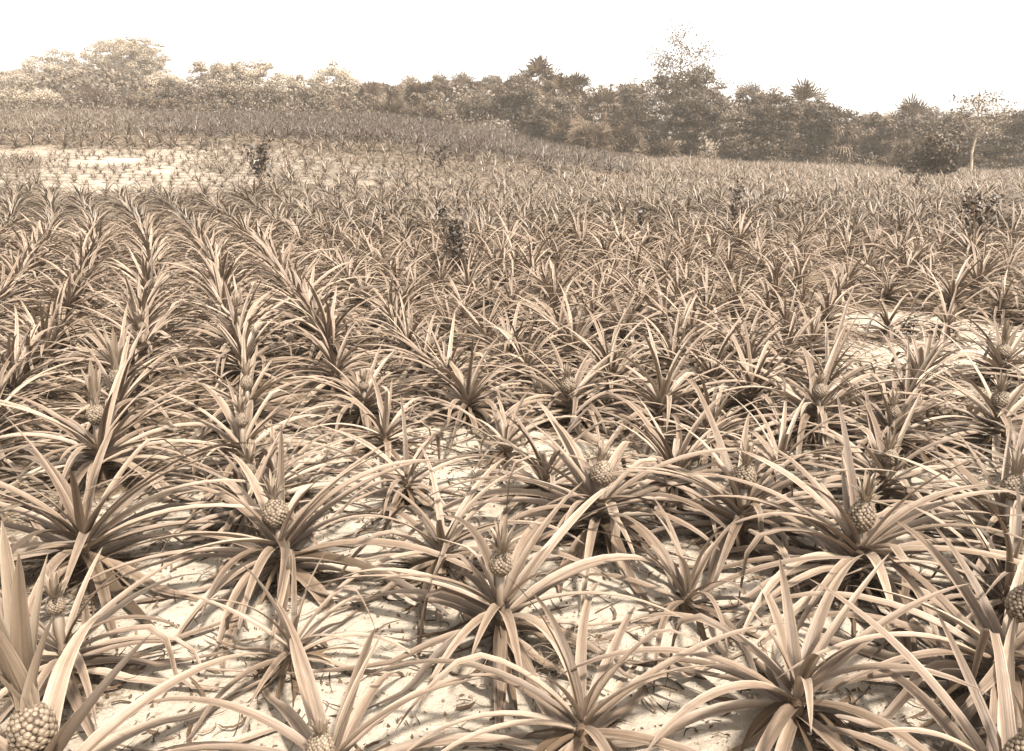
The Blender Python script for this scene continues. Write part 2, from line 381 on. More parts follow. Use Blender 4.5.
GROUP = 'pineapple plants set out in rows across the sandy field'
plants = []                                  # (x, y) of every plant that stands as an individual
def make_plant(x, y, seed, scale, label, fruit=None, crown=None, upright=0., lod=0, nl=30, wf=1.0, kinks=.1, tilt=0):
    rng = np.random.RandomState(seed)
    z = float(ground(x, y))
    t = empty('pineapple_plant', (x, y, z), label, 'pineapple plant', GROUP)
    nseg, m = ((11, 5), (8, 3), (6, 3))[lod]
    fo = plant_foliage(rng, scale, int(nl * (1.3 if lod == 0 and nl > 24 else 1.15 if lod < 2 else 1.25)), nseg, m, upright, wf, kinks, bool(fruit))
    fo.build('foliage', M['leaf'], t)
    if lod < 2:
        plant_dead(rng, scale, 14 if lod == 0 else 8, 7 if lod == 0 else 4).build('withered_leaves', M['dead'], t)
        plant_stump(rng, scale).build('stem', M['dead'], t)
    if fruit:
        fr, fh, hz = fruit; fr *= .96; fh *= 1.28; hz += .02                     # radius, height, height of its base above the ground
        mb = MB(); dx, dy = rng.normal(0, .010, 2)
        tube(mb, [(0, 0, .08), (dx * .5, dy * .5, hz * .6), (dx, dy, hz + .01)], [.016, .014, .015], 8); mb.build('fruit_stalk', M['stalk'], t)
        f = fruit_mesh(rng, fr, fh).build('fruit', M['fruit'], t); f.location = (dx, dy, hz)
        f.rotation_euler = (rng.normal(0, .08), rng.normal(0, .08), rng.rand() * 6)
        if crown:
            c = crown_mesh(rng, crown, *((18, 1.0) if crown < .2 else (9, 1.7, True))).build('crown', M['crown'], f); c.location = (0, 0, fh * .93)
    plants.append((x, y))
    return t

# nearest plants, one by one: base pixel, scale, fruit (radius, height, base height), crown, options, label
H = [
 (40, 800, 1.12, (.056, .112, .22), .50, dict(wf=1.35, nl=22, upright=.1), 'pineapple plant with the biggest fruit and tall crown, in the bottom left corner'),
 (64, 655, .9, (.030, .05, .22), .10, dict(wf=1.0, nl=22), 'pineapple plant with a tiny young fruit in shade, above the bottom left corner fruit'),
 (84, 547, 1.12, None, None, dict(wf=1.15, upright=.3), 'broad-leaved fruitless pineapple plant between the corner fruit and the pale round fruit behind'),
 (101, 458, 1.12, (.046, .085, .26), .24, dict(wf=1.1, upright=.5), 'pineapple plant with a pale round fruit under a tall narrow crown, fourth from bottom left'),
 (119, 410, 1.05, (.042, .08, .24), .26, dict(upright=.5), 'pineapple plant whose tall-crowned fruit stands right behind the pale round fruit'),
 (280, 552, 1.18, (.052, .095, .20), .13, dict(wf=1.1), 'large sprawling pineapple plant with a broad knobby fruit, left of the photo beside bare sand'),
 (252, 500, 1.0, (.030, .055, .22), .12, dict(), 'pineapple plant with a small dark fruit directly behind the large sprawling one'),
 (243, 455, 1.0, (.034, .065, .22), .12, dict(), 'pineapple plant with a small fruit, second behind the large sprawling plant on left'),
 (248, 408, 1.02, (.038, .075, .20), .13, dict(upright=.3), 'pineapple plant with a dark egg-shaped fruit, third behind the large sprawling plant on left'),
 (293, 640, .62, None, None, dict(nl=14, upright=.8), 'small fruitless pineapple plant with few thin upright leaves, below the large sprawling plant'),
 (330, 765, .95, (.036, .06, .12), .05, dict(nl=20), 'pineapple plant with a low squat fruit, cut by the bottom edge left of centre'),
 (501, 624, 1.0, (.040, .075, .24), .13, dict(nl=27, wf=1.05), 'pineapple plant with arching leaves and one young fruit, beside the dry grass tuft'),
 (443, 552, .85, None, None, dict(nl=22, upright=.2), 'fruitless pineapple plant with dark inner leaves, behind left of the dry grass tuft plant'),
 (407, 484, .82, (.020, .035, .10), None, dict(nl=22), 'small pineapple plant on bare sand with narrow leaves and a tiny low bud'),
 (385, 438, .80, None, None, dict(nl=22), 'small fruitless pineapple plant in front of bare sand, behind the one with tiny bud'),
 (364, 405, .95, (.032, .055, .17), .08, dict(), 'pineapple plant with a half hidden dark fruit, left of centre behind bare sand'),
 (336, 372, .95, None, None, dict(), 'fruitless pineapple plant next in line behind the half hidden dark fruit'),
 (468, 405, .92, None, None, dict(kinks=.2), 'pineapple plant with a hanging folded front leaf, alone behind the central bare sand'),
 (545, 485, .85, None, None, dict(kinks=.45, nl=24), 'pineapple plant with two leaves folded down, just left of the central fruit'),
 (598, 520, 1.12, (.048, .09, .21), .10, dict(wf=1.12, kinks=.2, nl=34), 'big pineapple plant with a central upright fruit and one leaf folded over in front'),
 (571, 408, 1.08, (.050, .085, .17), .10, dict(), 'pineapple plant with a wide pale fruit half hidden by leaves, above photo centre'),
 (662, 408, 1.05, None, None, dict(kinks=.25), 'fruitless pineapple plant with a thick pale folded leaf, right of the wide pale fruit'),
 (675, 475, .92, None, None, dict(), 'short shaded fruitless pineapple plant between the central fruit and the high pointed fruit'),
 (741, 522, 1.08, (.046, .085, .22), .12, dict(wf=1.1), 'pineapple plant with a pointed fruit standing high, right of the big central fruiting plant'),
 (688, 592, .72, None, None, dict(nl=18, upright=.4), 'small fruitless pineapple plant with thin upright leaves, right of the dry grass'),
 (711, 432, .85, None, None, dict(), 'fruitless pineapple plant with short bright leaves, behind the pointed fruit plant'),
 (751, 400, .98, None, None, dict(), 'fruitless pineapple plant just left of the plant whose leaves sweep right'),
 (797, 700, .95, None, None, dict(nl=24, wf=1.12, kinks=.15), 'open fruitless pineapple plant with a vertical leaf, at the bottom right of centre'),
 (858, 565, 1.18, (.050, .105, .22), .13, dict(wf=1.12, nl=34), 'large pineapple plant with a tall deeply ridged fruit, in the lower right of the photo'),
 (885, 482, .98, (.044, .07, .18), .12, dict(wf=1.1), 'pineapple plant with a dark-sided fruit tilted behind the large lower right plant'),
 (891, 438, .95, (.034, .065, .18), .10, dict(), 'pineapple plant with a small pale fruit, second behind the large lower right plant'),
 (815, 420, 1.15, (.044, .075, .20), .08, dict(wf=1.1, upright=.2), 'pineapple plant whose long bright leaves sweep right over a fruit, right of centre'),
 (582, 728, .88, None, None, dict(nl=22), 'fruitless pineapple plant below the dry grass tuft, cut by the bottom edge'),
 (505, 445, .75, None, None, dict(nl=20, upright=.3), 'small fruitless pineapple plant with upright leaves at the right end of central bare sand'),
 (1003, 672, 1.15, (.046, .10, .26), .12, dict(wf=1.15, nl=32), 'large pineapple plant with a tall pale fruit at the right edge, above the corner plant'),
 (1012, 800, 1.0, (.05, .10, .16), .26, dict(wf=1.2, nl=22, upright=.5), 'pineapple plant with broad upright crown leaves in the bottom right corner'),
 (1003, 525, 1.12, (.050, .09, .24), .14, dict(wf=1.1, upright=.2), 'bushy pineapple plant with a fruit hidden by broad leaves near the right edge, mid height'),
 (998, 432, 1.12, (.046, .085, .20), .13, dict(), 'pineapple plant with a fruit leaning left, near the right edge above the bushy one'),
 (921, 380, .95, None, None, dict(upright=.3), 'fruitless pineapple plant with stiff upright leaves in front of the right-hand sand patch'),
 (779, 465, .88, None, None, dict(nl=24), 'fruitless pineapple plant behind left of the large lower right plant, below the sweeping leaves'),
 (906, 400, .88, None, None, dict(nl=22), 'small fruitless pineapple plant tucked in front of the stiff upright one by the sand patch'),
 (787, 358, .92, None, None, dict(), 'fruitless pineapple plant with dark gaps beneath, behind the sweeping right-hand leaves'),
 (812, 344, .85, None, None, dict(), 'fruitless pineapple plant on the left rim of the right-hand sand patch'),
 (827, 320, .98, None, None, dict(), 'low dark-based pineapple plant at the upper left rim of the right-hand sand patch'),
 (888, 325, .82, None, None, dict(nl=22), 'leaning fruitless pineapple plant on the right-hand sand patch beside the small dark weed'),
 (947, 322, .88, None, None, dict(nl=24), 'small pineapple plant standing on the right-hand sand patch, right of the small dark weed'),
 (952, 303, 1.0, None, None, dict(), 'wide flat pineapple plant at the back of the right-hand sand patch'),
 (927, 360, .80, None, None, dict(nl=20), 'small pineapple plant standing in the middle of the right-hand sand patch'),
 (1002, 368, 1.05, (.052, .085, .17), .20, dict(upright=.4), 'pineapple plant with a plump crowned fruit at the right edge of the sand patch'),
 (680, 345, 1.0, (.034, .06, .17), .10, dict(), 'pineapple plant with a small dark fruit among mid-field leaves, right of centre'),
 (560, 333, .95, None, None, dict(), 'fruitless pineapple plant with bright bent leaves, directly behind the wide pale fruit'),
 (242, 335, 1.0, (.030, .05, .22), .16, dict(upright=.6), 'pineapple plant with a small dark fruit high in its tuft, mid left of the photo'),
 (244, 365, .95, None, None, dict(upright=.5), 'fruitless pineapple plant between the dark egg-shaped fruit and the small one up its row'),
 (144, 355, 1.0, (.030, .055, .24), .12, dict(upright=.6), 'pineapple plant with a narrow fruit in a tight upright row, left part of the photo'),
 (46, 352, 1.0, None, None, dict(upright=.9, nl=26), 'fruitless pineapple plant with bolt upright leaves like a brush, left of the narrow fruit row'),
 (275, 478, .7, None, None, dict(upright=.7, nl=16), 'small pineapple plant with upright pale leaves, squeezed beside the broad knobby fruit'),
]
for i, (px, py, s, fr, cr, kw, lab) in enumerate(H):
    x, y = at(px, py)
    kw = dict(kw); kw.setdefault('nl', 32)
    make_plant(x, y, 100 + i, s, lab, fr, cr, lod=0, **kw)
print('hero plants', len(H))

# the rows: x at y = 4.5 for each row, then back into the field, bending gently left
row0 = {-1: -2.13, 0: -1.41, 1: -.70, 2: -.02, 3: .60, 4: 1.17, 5: 1.75, 6: 2.30, 7: 2.86}
def row_x(k, y):
    b = row0[k] if k in row0 else (-2.13 + (k + 1) * .71 if k < -1 else 2.86 + (k - 7) * .62)
    c = .0075 * np.clip((6 - k) / 8, .2, 1)
    return b - .33 * (y - 4.5) - c * max(y - 6, 0) ** 2
rngf = np.random.RandomState(77)
def sand_patch(x, y):                        # bare or thinly planted ground: chance that a plant is missing
    px, _ = project(x, y, 0.1)
    p = 0.
    if 835 < px < 1015 and 6.2 < y < 9.6: p = .93
    if 395 < px < 520 and 3.4 < y < 5.1: p = .9
    if 700 < px < 1024 and 9.2 < y < 11: p = .15
    return p
cand = []
for k in range(-30, 46):
    y = 1.2 + rngf.rand() * .5
    while y < 27:
        x = row_x(k, y) + rngf.normal(0, .025 if k < 3 else .09); yy = y + rngf.normal(0, .04)
        y += (.46 if k < 2 else .49) + .08 * rngf.rand()
        z = 0.1
        px, py = project(x, yy, z)
        marg = 170 + 900 * 1.1 / max(yy, 1)
        if yy < 1.6 or not (-marg < px < 1024 + marg): continue
        if px < 262 and yy > 20.5: continue
        if yy > 24.5 and px < 500: continue
        cand.append((x, yy, px, py, k))
keep = []
used = list(plants)
for c in sorted(cand, key=lambda c: c[1]):
    x, y = c[:2]
    lim = .40 if y < 9 else .30
    if min((x - a) ** 2 + (y - b) ** 2 for a, b in used) < lim ** 2: continue
    if rngf.rand() < sand_patch(x, y) or rngf.rand() < .03: continue
    used.append((x, y)); keep.append(c)
inview = [c for c in keep if -25 < c[2] < 1050 and c[3] < 790]
n_ind = 300 - len(H)
indiv = inview[:n_ind]; rest = keep[:]
for c in indiv: rest.remove(c)
ORD = ('zeroth first second third fourth fifth sixth seventh eighth ninth tenth eleventh twelfth thirteenth fourteenth fifteenth sixteenth seventeenth '
       'eighteenth nineteenth twentieth twenty-first twenty-second twenty-third twenty-fourth twenty-fifth twenty-sixth twenty-seventh twenty-eighth twenty-ninth thirtieth').split()
def hero_row(x, y): return min(range(-10, 20), key=lambda k: abs(row_x(k, y) - x))
rank = {}
for (x, y, k) in sorted([(a, b, hero_row(a, b)) for a, b in plants] + [(c[0], c[1], c[4]) for c in indiv], key=lambda q: q[1]):
    rank[(x, y)] = sum(1 for v in rank.values() if v[1] == k) + 1, k
for i, (x, y, px, py, k) in enumerate(indiv):
    rng = np.random.RandomState(1000 + i)
    up = float(np.clip(rng.normal(.3 if k < 1 else 0.05, .25), 0, 1)); s = float(np.clip(rng.normal(1.02 if k < 2 else .88, .11), .62, 1.25))
    look = 'upright-leaved' if up > .5 else ('spreading' if up < .12 else 'arching')
    if s < .84: look = 'small ' + look
    where = 'in the row of the broad knobby fruit' if k == 0 else f'{ORD[abs(k)]} row {"left" if k < 0 else "right"} of the broad knobby fruit'
    lab = f'{look} pineapple plant, {ORD[rank[(x, y)][0]]} from the front, {where}'
    o_ = make_plant(x, y, 1000 + i, s, lab, None, None, up, 0 if y < 5 else (1 if y < 9.5 else 2), 36 if y < 9.5 else 34, kinks=.13, wf=.95 if k < 2 else .85)
    o_.rotation_euler = (rng.normal(0, R(3)), rng.normal(0, R(3)), 0)
print('individual plants', len(plants), 'to y', indiv[-1][1], 'rest', len(rest))

# ------------------------------------------------------------------ the rest of the field, one mass
VAR = []
for v in range(10):
    rng = np.random.RandomState(500 + v); VAR.append(plant_foliage(rng, .95, 38, 5, 3, .05 * v, .95, .08))
FARV = []
for v in range(10):
    rng = np.random.RandomState(600 + v); FARV.append(plant_foliage(rng, .95, 34, 4, 2, .05 * v, .95, .08))
field = MB()
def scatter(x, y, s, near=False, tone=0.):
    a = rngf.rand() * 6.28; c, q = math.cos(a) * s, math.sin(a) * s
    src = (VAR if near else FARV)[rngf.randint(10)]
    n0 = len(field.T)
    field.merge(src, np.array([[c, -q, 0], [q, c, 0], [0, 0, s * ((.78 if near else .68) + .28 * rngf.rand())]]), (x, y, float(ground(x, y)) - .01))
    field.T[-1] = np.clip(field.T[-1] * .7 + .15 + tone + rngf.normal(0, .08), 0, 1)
for (x, y, px, py, k) in rest: scatter(x, y, .9 + .22 * rngf.rand(), y < 20, .12 + .012 * max(y - 12, 0))  # tone pales with distance, haze fading put into the leaf colour
nfar = 0
# strips and rises further back, planted closer to the hill contour
y = 20.5
while y < 60:
    half0, half1 = world_x(-60, y), world_x(1084, y)
    slope = y < 31.5
    x = half0 + rngf.rand() * .6
    while x < half1:
        x += (.34 if slope and x < world_x(262, y) else .48) + .16 * rngf.rand()
        yy = y + .9 * (vnoise(x * .08, y * .2) - .5) + rngf.normal(0, .10)
        px, _ = project(x, yy, .3)
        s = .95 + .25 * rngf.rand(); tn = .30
        rag = 2.2 * (vnoise(x * .35, 3.) - .5)
        # young slips on the pale sand slope at left
        if px < 262 + 25 * (vnoise(yy * .8, 2.) - .5) and 20.5 + rag < yy < 31.5 + .004 * px + rag * .4:
            if px > 205 and rngf.rand() < .5: s = .7 + .2 * rngf.rand()
            else:
                if vnoise(x * .5 + 3, yy * .5) > .72: continue
                s = .40 + .28 * rngf.rand(); tn = .3
            if px < 40 or yy < 21.8 + rag: s *= 1.5
        elif px < 500 + 30 * vnoise(x * .3, 4) and yy < 24.6: continue
        elif px >= 500 and yy < 27: continue
        elif 330 < px < 440 and 24.6 < yy < 25.6: continue
        elif px < 560 and 31.9 + rag * .3 < yy < 32.2 + rag * .3: continue
        elif 590 < px < 720 and 30 < yy < 33.5: continue
        elif 262 <= px < 560 and yy < 32: s *= .78
        elif px < 640 and yy > 33: # the low mound: a shorter, closer crop, darker towards its middle
            if vnoise(x * .22 + 7, yy * .3) > .86: continue
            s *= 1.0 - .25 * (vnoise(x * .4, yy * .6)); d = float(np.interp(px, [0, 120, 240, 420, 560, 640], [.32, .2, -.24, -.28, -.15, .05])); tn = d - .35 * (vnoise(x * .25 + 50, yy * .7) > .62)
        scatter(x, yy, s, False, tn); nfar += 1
    y += (.50 if y > 33 else .58) + .08 * rngf.rand()
print('far plants', nfar, 'verts', field.n)
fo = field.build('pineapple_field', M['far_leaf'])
tag(fo, 'dense pineapple plants covering the far field and the low rise before the trees', 'pineapple field', None, 'stuff')

# ------------------------------------------------------------------ ground sheet: pale sand, darkened for rotted litter and for painted shade between plants
gx = axis(-3.6, 4.8, .035, -300, 300, 1.035); gy = axis(1.0, 8.0, .035, -60, 300, 1.035)
X, Y = np.meshgrid(gx, gy)
PXg, PYg = project(X, np.maximum(Y, .8), 0.05)
litter_shade = np.interp(Y, [2.6, 4.2, 6.0, 9, 20], [.30, .38, .60, .70, .60])
litter_shade = litter_shade + .16 * np.clip((-1.3 - X) / .8, 0, 1) * (Y < 7)
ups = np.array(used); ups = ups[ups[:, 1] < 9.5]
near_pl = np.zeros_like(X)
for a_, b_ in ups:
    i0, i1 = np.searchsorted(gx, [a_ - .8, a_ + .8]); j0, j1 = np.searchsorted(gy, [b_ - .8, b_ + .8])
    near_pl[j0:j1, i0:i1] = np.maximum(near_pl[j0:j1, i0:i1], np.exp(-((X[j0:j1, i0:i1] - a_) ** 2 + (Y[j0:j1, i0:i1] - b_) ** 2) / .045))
litter_shade = litter_shade + .36 * near_pl  # darker round each plant: litter and the plant's shade in one tone
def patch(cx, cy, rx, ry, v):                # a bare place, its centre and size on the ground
    global litter_shade
    q = np.clip(1.4 - ((X - cx) / rx) ** 2 - ((Y - cy) / ry) ** 2, 0, 1); litter_shade = litter_shade * (1 - q) + v * q
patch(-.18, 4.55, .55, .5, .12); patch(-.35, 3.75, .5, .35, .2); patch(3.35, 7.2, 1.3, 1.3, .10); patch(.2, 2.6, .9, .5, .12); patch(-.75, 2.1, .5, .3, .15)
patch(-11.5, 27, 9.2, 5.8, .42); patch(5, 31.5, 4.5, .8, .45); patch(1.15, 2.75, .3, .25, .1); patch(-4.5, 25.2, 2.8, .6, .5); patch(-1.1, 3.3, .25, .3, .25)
litter_shade = np.where(Y > 56, 1.0, litter_shade)
mb = MB(); mb.add(np.stack([X, Y, ground(X, Y)], -1), grid_quads(1, len(gy), len(gx)), None, litter_shade.ravel())
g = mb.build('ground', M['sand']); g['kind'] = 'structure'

# ------------------------------------------------------------------ litter on the sand
rng = np.random.RandomState(3)
lit = MB()
px_ = np.array(used)
near = px_[(px_[:, 1] < 14)]
n = 20000
idx = rng.randint(len(near), size=n)
C = near[idx] + rng.normal(0, .26, (n, 2))
free = rng.rand(n) < .35
C[free] = np.stack([rng.uniform(-3.5, 4.5, free.sum()), rng.uniform(1.3, 8, free.sum())], -1)
P = np.stack([C[:, 0], C[:, 1], ground(C[:, 0], C[:, 1]) + .008], -1)
L = (.03 + .13 * rng.rand(n) ** 1.5) * (1 + .12 * np.clip(C[:, 1] - 3, 0, 6))
strips(lit, rng, P, rng.rand(n) * 6.28, rng.normal(.05, .12, n), rng.normal(.1, .35, n), L, .005 + .014 * rng.rand(n) ** 2, 4, 3, 1, None, None,
       rng.normal(0, 1.4, n), rng.normal(0, 1.5, n), None, None, rng.rand(n) ** 2.2)
n = 40000
C = np.stack([rng.uniform(-3.5, 4.6, n), rng.uniform(1.3, 8.5, n)], -1)
kk = rng.rand(n) < .6; C[kk] = near[rng.randint(len(near), size=kk.sum())] + rng.normal(0, .22, (kk.sum(), 2))
cards(lit, rng, np.stack([C[:, 0], C[:, 1], ground(C[:, 0], C[:, 1]) + .004], -1), .006 + .022 * rng.rand(n) ** 2, rng.rand(n) ** 1.3, 2.5, .55)
tag(lit.build('leaf_litter', M['dead']), 'dry leaf scraps and twigs scattered over the pale sand', 'leaf litter', None, 'stuff')

# dry grass by the plant in front of centre
mb = MB(); rng = np.random.RandomState(8); n = 260
cx, cyy = at(548, 655, 0.02)
P = np.stack([cx + rng.normal(0, .10, n), cyy + rng.normal(0, .07, n), 0 * np.arange(n)], -1); P[:, 2] = ground(P[:, 0], P[:, 1])
base = np.array([cx, cyy, float(ground(cx, cyy))]); P -= base
strips(mb, rng, P, rng.normal(-.3, .9, n), R(10) + R(60) * rng.rand(n), R(60) + R(70) * rng.rand(n), .10 + .16 * rng.rand(n), .0025 + .001 * rng.rand(n), 7, 2, 1, None, None,
       rng.normal(0, .6, n), None, None, -.01, None, .4)
o = mb.build('dry_grass_tuft', M['grass']); o.location = base
tag(o, 'matted tuft of fine dry grass at the foot of the arching young-fruited plant', 'grass tuft')

# ------------------------------------------------------------------ weeds and saplings in the field
def weed(name, px, Y, h, spread, n, leaf, label, cat='weed', group=None, seed=0, stems=3, mat='weed'):
    rng = np.random.RandomState(seed + 40); x = world_x(px, Y); z = float(ground(x, Y))
    t = empty(name, (x, Y, z), label, cat, group); st = MB(); lf = MB()
    for k in range(stems):
        a = rng.rand() * 6.28; r = spread * (.3 + .7 * rng.rand()); hh = h * (.7 + .3 * rng.rand())
        pts = np.array([(0, 0, -.03), (r * .3 * math.cos(a), r * .3 * math.sin(a), hh * .5), (r * math.cos(a), r * math.sin(a), hh)])
        tt = np.linspace(0, 1, 7); P = np.stack([np.interp(tt, (0, .5, 1), pts[:, j]) for j in range(3)], -1)
        P[1:-1, :2] += rng.normal(0, spread * .08, (5, 2))
        tube(st, P, np.linspace(.012, .003, 7) * (h / .8), 5)
        m = n // stems; f = .35 + .65 * rng.rand(m)
        C = np.stack([np.interp(f, tt, P[:, j]) for j in range(3)], -1) + rng.normal(0, spread * .22, (m, 3)) * np.array([1, 1, .9])
        C[:, 2] = np.maximum(C[:, 2], .05)
        C = np.concatenate([C, C + rng.normal(0, leaf * .5, C.shape)]); m *= 2
        cards(lf, rng, C, .80 * leaf * (.6 + .8 * rng.rand(m)), rng.rand(m), .6, .55)
    st.build('stem', M['bark'], t); lf.build('foliage', M[mat], t, False)
    return t
G2 = None
weed('sapling', 263, 22.4, 1.2, .30, 170, .12, 'dark leafy sapling rising above the pineapples before the pale sandy slope', 'sapling', seed=1, stems=4)
weed('sapling', 455, 10.3, .98, .19, 210, .075, 'dark sapling with small drooping leaves standing among pineapples near the middle of the field', 'sapling', seed=2, stems=3)
weed('weed', 973, 12.4, .95, .32, 105, .10, 'broad dark weed with clustered leaves near the right edge of the field', seed=3, stems=4)
weed('weed', 734, 15.2, .90, .18, 70, .09, 'spindly dark weed with few leaves poking up right of centre', seed=4, stems=2)
weed('weed', 637, 14.0, .66, .12, 40, .10, 'tiny dark weed showing as a spot in the middle distance', seed=5, stems=1)
weed('weed', 915, 24.5, .95, .14, 60, .11, 'slim dark weed standing in front of the round dark bush', seed=6, stems=2)
weed('weed', 905, 7.55, .16, .08, 30, .05, 'small low dark weed on the bare sand patch at right', seed=7, stems=3)
weed('shrub', 441, 30.0, .75, .30, 110, .12, 'small dark shrub at the foot of the planted rise, left of middle', 'shrub', seed=8, stems=4)
weed('shrub', 546, 29.5, .60, .22, 70, .12, 'low dark shrub at the foot of the planted rise, nearer the middle', 'shrub', seed=9, stems=3)

# ------------------------------------------------------------------ trees
def spot(px, Y):
    z = 0.
    for _ in range(3): x = world_x(px, Y, z); z = float(ground(x, Y))
    return x, z
def height_to(top, Y, z):                     # height of a thing at distance Y whose top shows at image row `top`
    dy = (375.5 - top) / F; c, s = math.cos(PITCH), math.sin(PITCH)
    return EYE + Y * (-s + dy * c) / (c + dy * s) - z
def broad(px, top, hw, Y, label, mat='oak', seed=0, dens=1.0, low=.12, bark='bark', name='broadleaf_tree', cat='tree', group=None, lobes=7, leaf=.13, sparse=False, peak=1.0):
    rng = np.random.RandomState(seed + 900); x, z = spot(px, Y); h = height_to(top, Y, z); r = hw / F * Y
    t = empty(name, (x, Y, z), label, cat, group)
    cr = MB(); tk = MB()
    zc0 = h * low
    Ls = [(0, 0, (h + zc0) / 2, r * .75, (h - zc0) / 2 * .95)]
    for k in range(lobes):
        a = rng.rand() * 6.28; q = r * (.35 + .35 * rng.rand()); zz = zc0 + (h - zc0) * (.18 + .6 * rng.rand())
        rr = r * (.38 + .22 * rng.rand()); rz = min(rr * .9, (h - zz) * .95)
        Ls.append((q * math.cos(a), q * math.sin(a), zz, rr, rz))
    ncl = int((26 + 6.5 * r * h) * dens)
    w8 = np.array([l[3] ** 2 * l[4] for l in Ls]) ** .67; w8 /= w8.sum()
    cl = []
    for k in range(ncl):
        l = Ls[rng.choice(len(Ls), p=w8)]; d = rng.normal(size=3); d /= np.linalg.norm(d); d *= .55 + .45 * rng.rand() ** .5
        cl.append((l[0] + d[0] * l[3], l[1] + d[1] * l[3], l[2] + d[2] * l[4]))
    cl = np.array(cl); cl = cl[cl[:, 2] > zc0 * .6]
    per = 150
    rad = .24 + .26 * rng.rand(len(cl)) + .012 * h
    dv = rng.normal(size=(len(cl) * per, 3)); dv /= np.linalg.norm(dv, axis=1, keepdims=True); dv[:, 2] = np.where(dv[:, 2] < -.3, dv[:, 2] * .5, dv[:, 2])
    C = np.repeat(cl, per, 0) + dv * (np.repeat(rad, per) * (.75 + .35 * rng.rand(len(dv)) + .5 * (rng.rand(len(dv)) < .1)))[:, None] * np.array([1, 1, .75])
    C[:, 2] = np.clip(C[:, 2], .05, None)
    tn = np.repeat(rng.rand(len(cl)), per)[:len(C)] * .75 + .25 * rng.rand(len(C))
    cards(cr, rng, C, leaf * (.7 + .7 * rng.rand(len(C))), tn, 1.3, .7, dv)
    # trunk and limbs
    lean = rng.normal(0, .05 * h, 2); top_t = (lean[0], lean[1], h * .55)
    ntr = 1 if h > 3 else 3
    for k in range(ntr):
        o = rng.normal(0, .15 * (ntr > 1), 2)
        tube(tk, [(o[0], o[1], -.1), (o[0] + lean[0] * .3, o[1] + lean[1] * .3, h * .2), (top_t[0] + o[0] * 2, top_t[1] + o[1] * 2, h * .55)],
             np.array([.034, .025, .014]) * h ** 1.0, 7)
    for k in rng.choice(len(cl), min(len(cl), 22 if sparse else 14), False):
        e = cl[k]; f = .3 + .7 * rng.rand()
        s_ = np.array([lean[0] * f, lean[1] * f, h * .55 * f]); mid = (s_ + e) / 2 + rng.normal(0, .08 * h * .5, 3)
        tube(tk, [s_, mid, e], np.array([.011, .007, .003]) * h, 5)
    tk.build('trunk', M[bark], t); cr.build('crown', M[mat], t, False)
    return t

def fans(mb, rng, O, az, el, pet, rad, nb=15, droop=.35, tone=None, bwf=.045):
    """fan-shaped palm fronds: a petiole and a spread of narrow blades"""
    N = len(az)
    D = np.stack([np.cos(az) * np.cos(el), np.sin(az) * np.cos(el), np.sin(el)], -1)
    droop = np.broadcast_to(droop, (N,)); Hb = O + D * pet[:, None]; Hb[:, 2] -= droop * .35 * pet * np.cos(el)
    S = np.stack([-np.sin(az), np.cos(az), 0 * az], -1); Nn = np.cross(D, S)
    ro = rng.normal(0, .75, N)[:, None]; S, Nn = S * np.cos(ro) + Nn * np.sin(ro), Nn * np.cos(ro) - S * np.sin(ro)
    w = .018
    V = np.stack([O - S * w, O + S * w, Hb + S * w, Hb - S * w], 1)
    tn = rng.rand(N) if tone is None else tone
    mb.add(V, np.arange(N * 4).reshape(N, 4), None, np.repeat(tn, 4))
    ph = np.linspace(-1.35, 1.35, nb)
    B = D[:, None] * np.cos(ph)[None, :, None] + S[:, None] * np.sin(ph)[None, :, None] + Nn[:, None] * (.22 * np.abs(np.sin(ph)))[None, :, None]
    Lb = rad[:, None] * (1 - .25 * np.abs(ph)[None] / 1.35) * (1 + .12 * rng.normal(size=(N, nb)))
    Pm = Hb[:, None] + B * (Lb * .6)[..., None]
    Pt = Hb[:, None] + B * Lb[..., None]; Pt[..., 2] -= Lb * droop[:, None] * (.5 + .9 * rng.rand(N, nb))
    Sd = -D[:, None] * np.sin(ph)[None, :, None] + S[:, None] * np.cos(ph)[None, :, None]
    bw = (rad * bwf)[:, None, None]
    H0 = Hb[:, None] + 0 * B
    V = np.stack([H0 - Sd * bw * .2, H0 + Sd * bw * .2, Pm - Sd * bw, Pm + Sd * bw, Pt - Sd * bw * .08, Pt + Sd * bw * .08], 2)
    q = np.array([[0, 1, 3, 2], [2, 3, 5, 4]]); Q = (q[None] + (np.arange(N * nb) * 6)[:, None, None]).reshape(-1, 4)
    mb.add(V, Q, None, np.clip(np.repeat(np.repeat(tn, nb), 6) + np.repeat(rng.normal(0, .28, N * nb), 6), 0, 1))

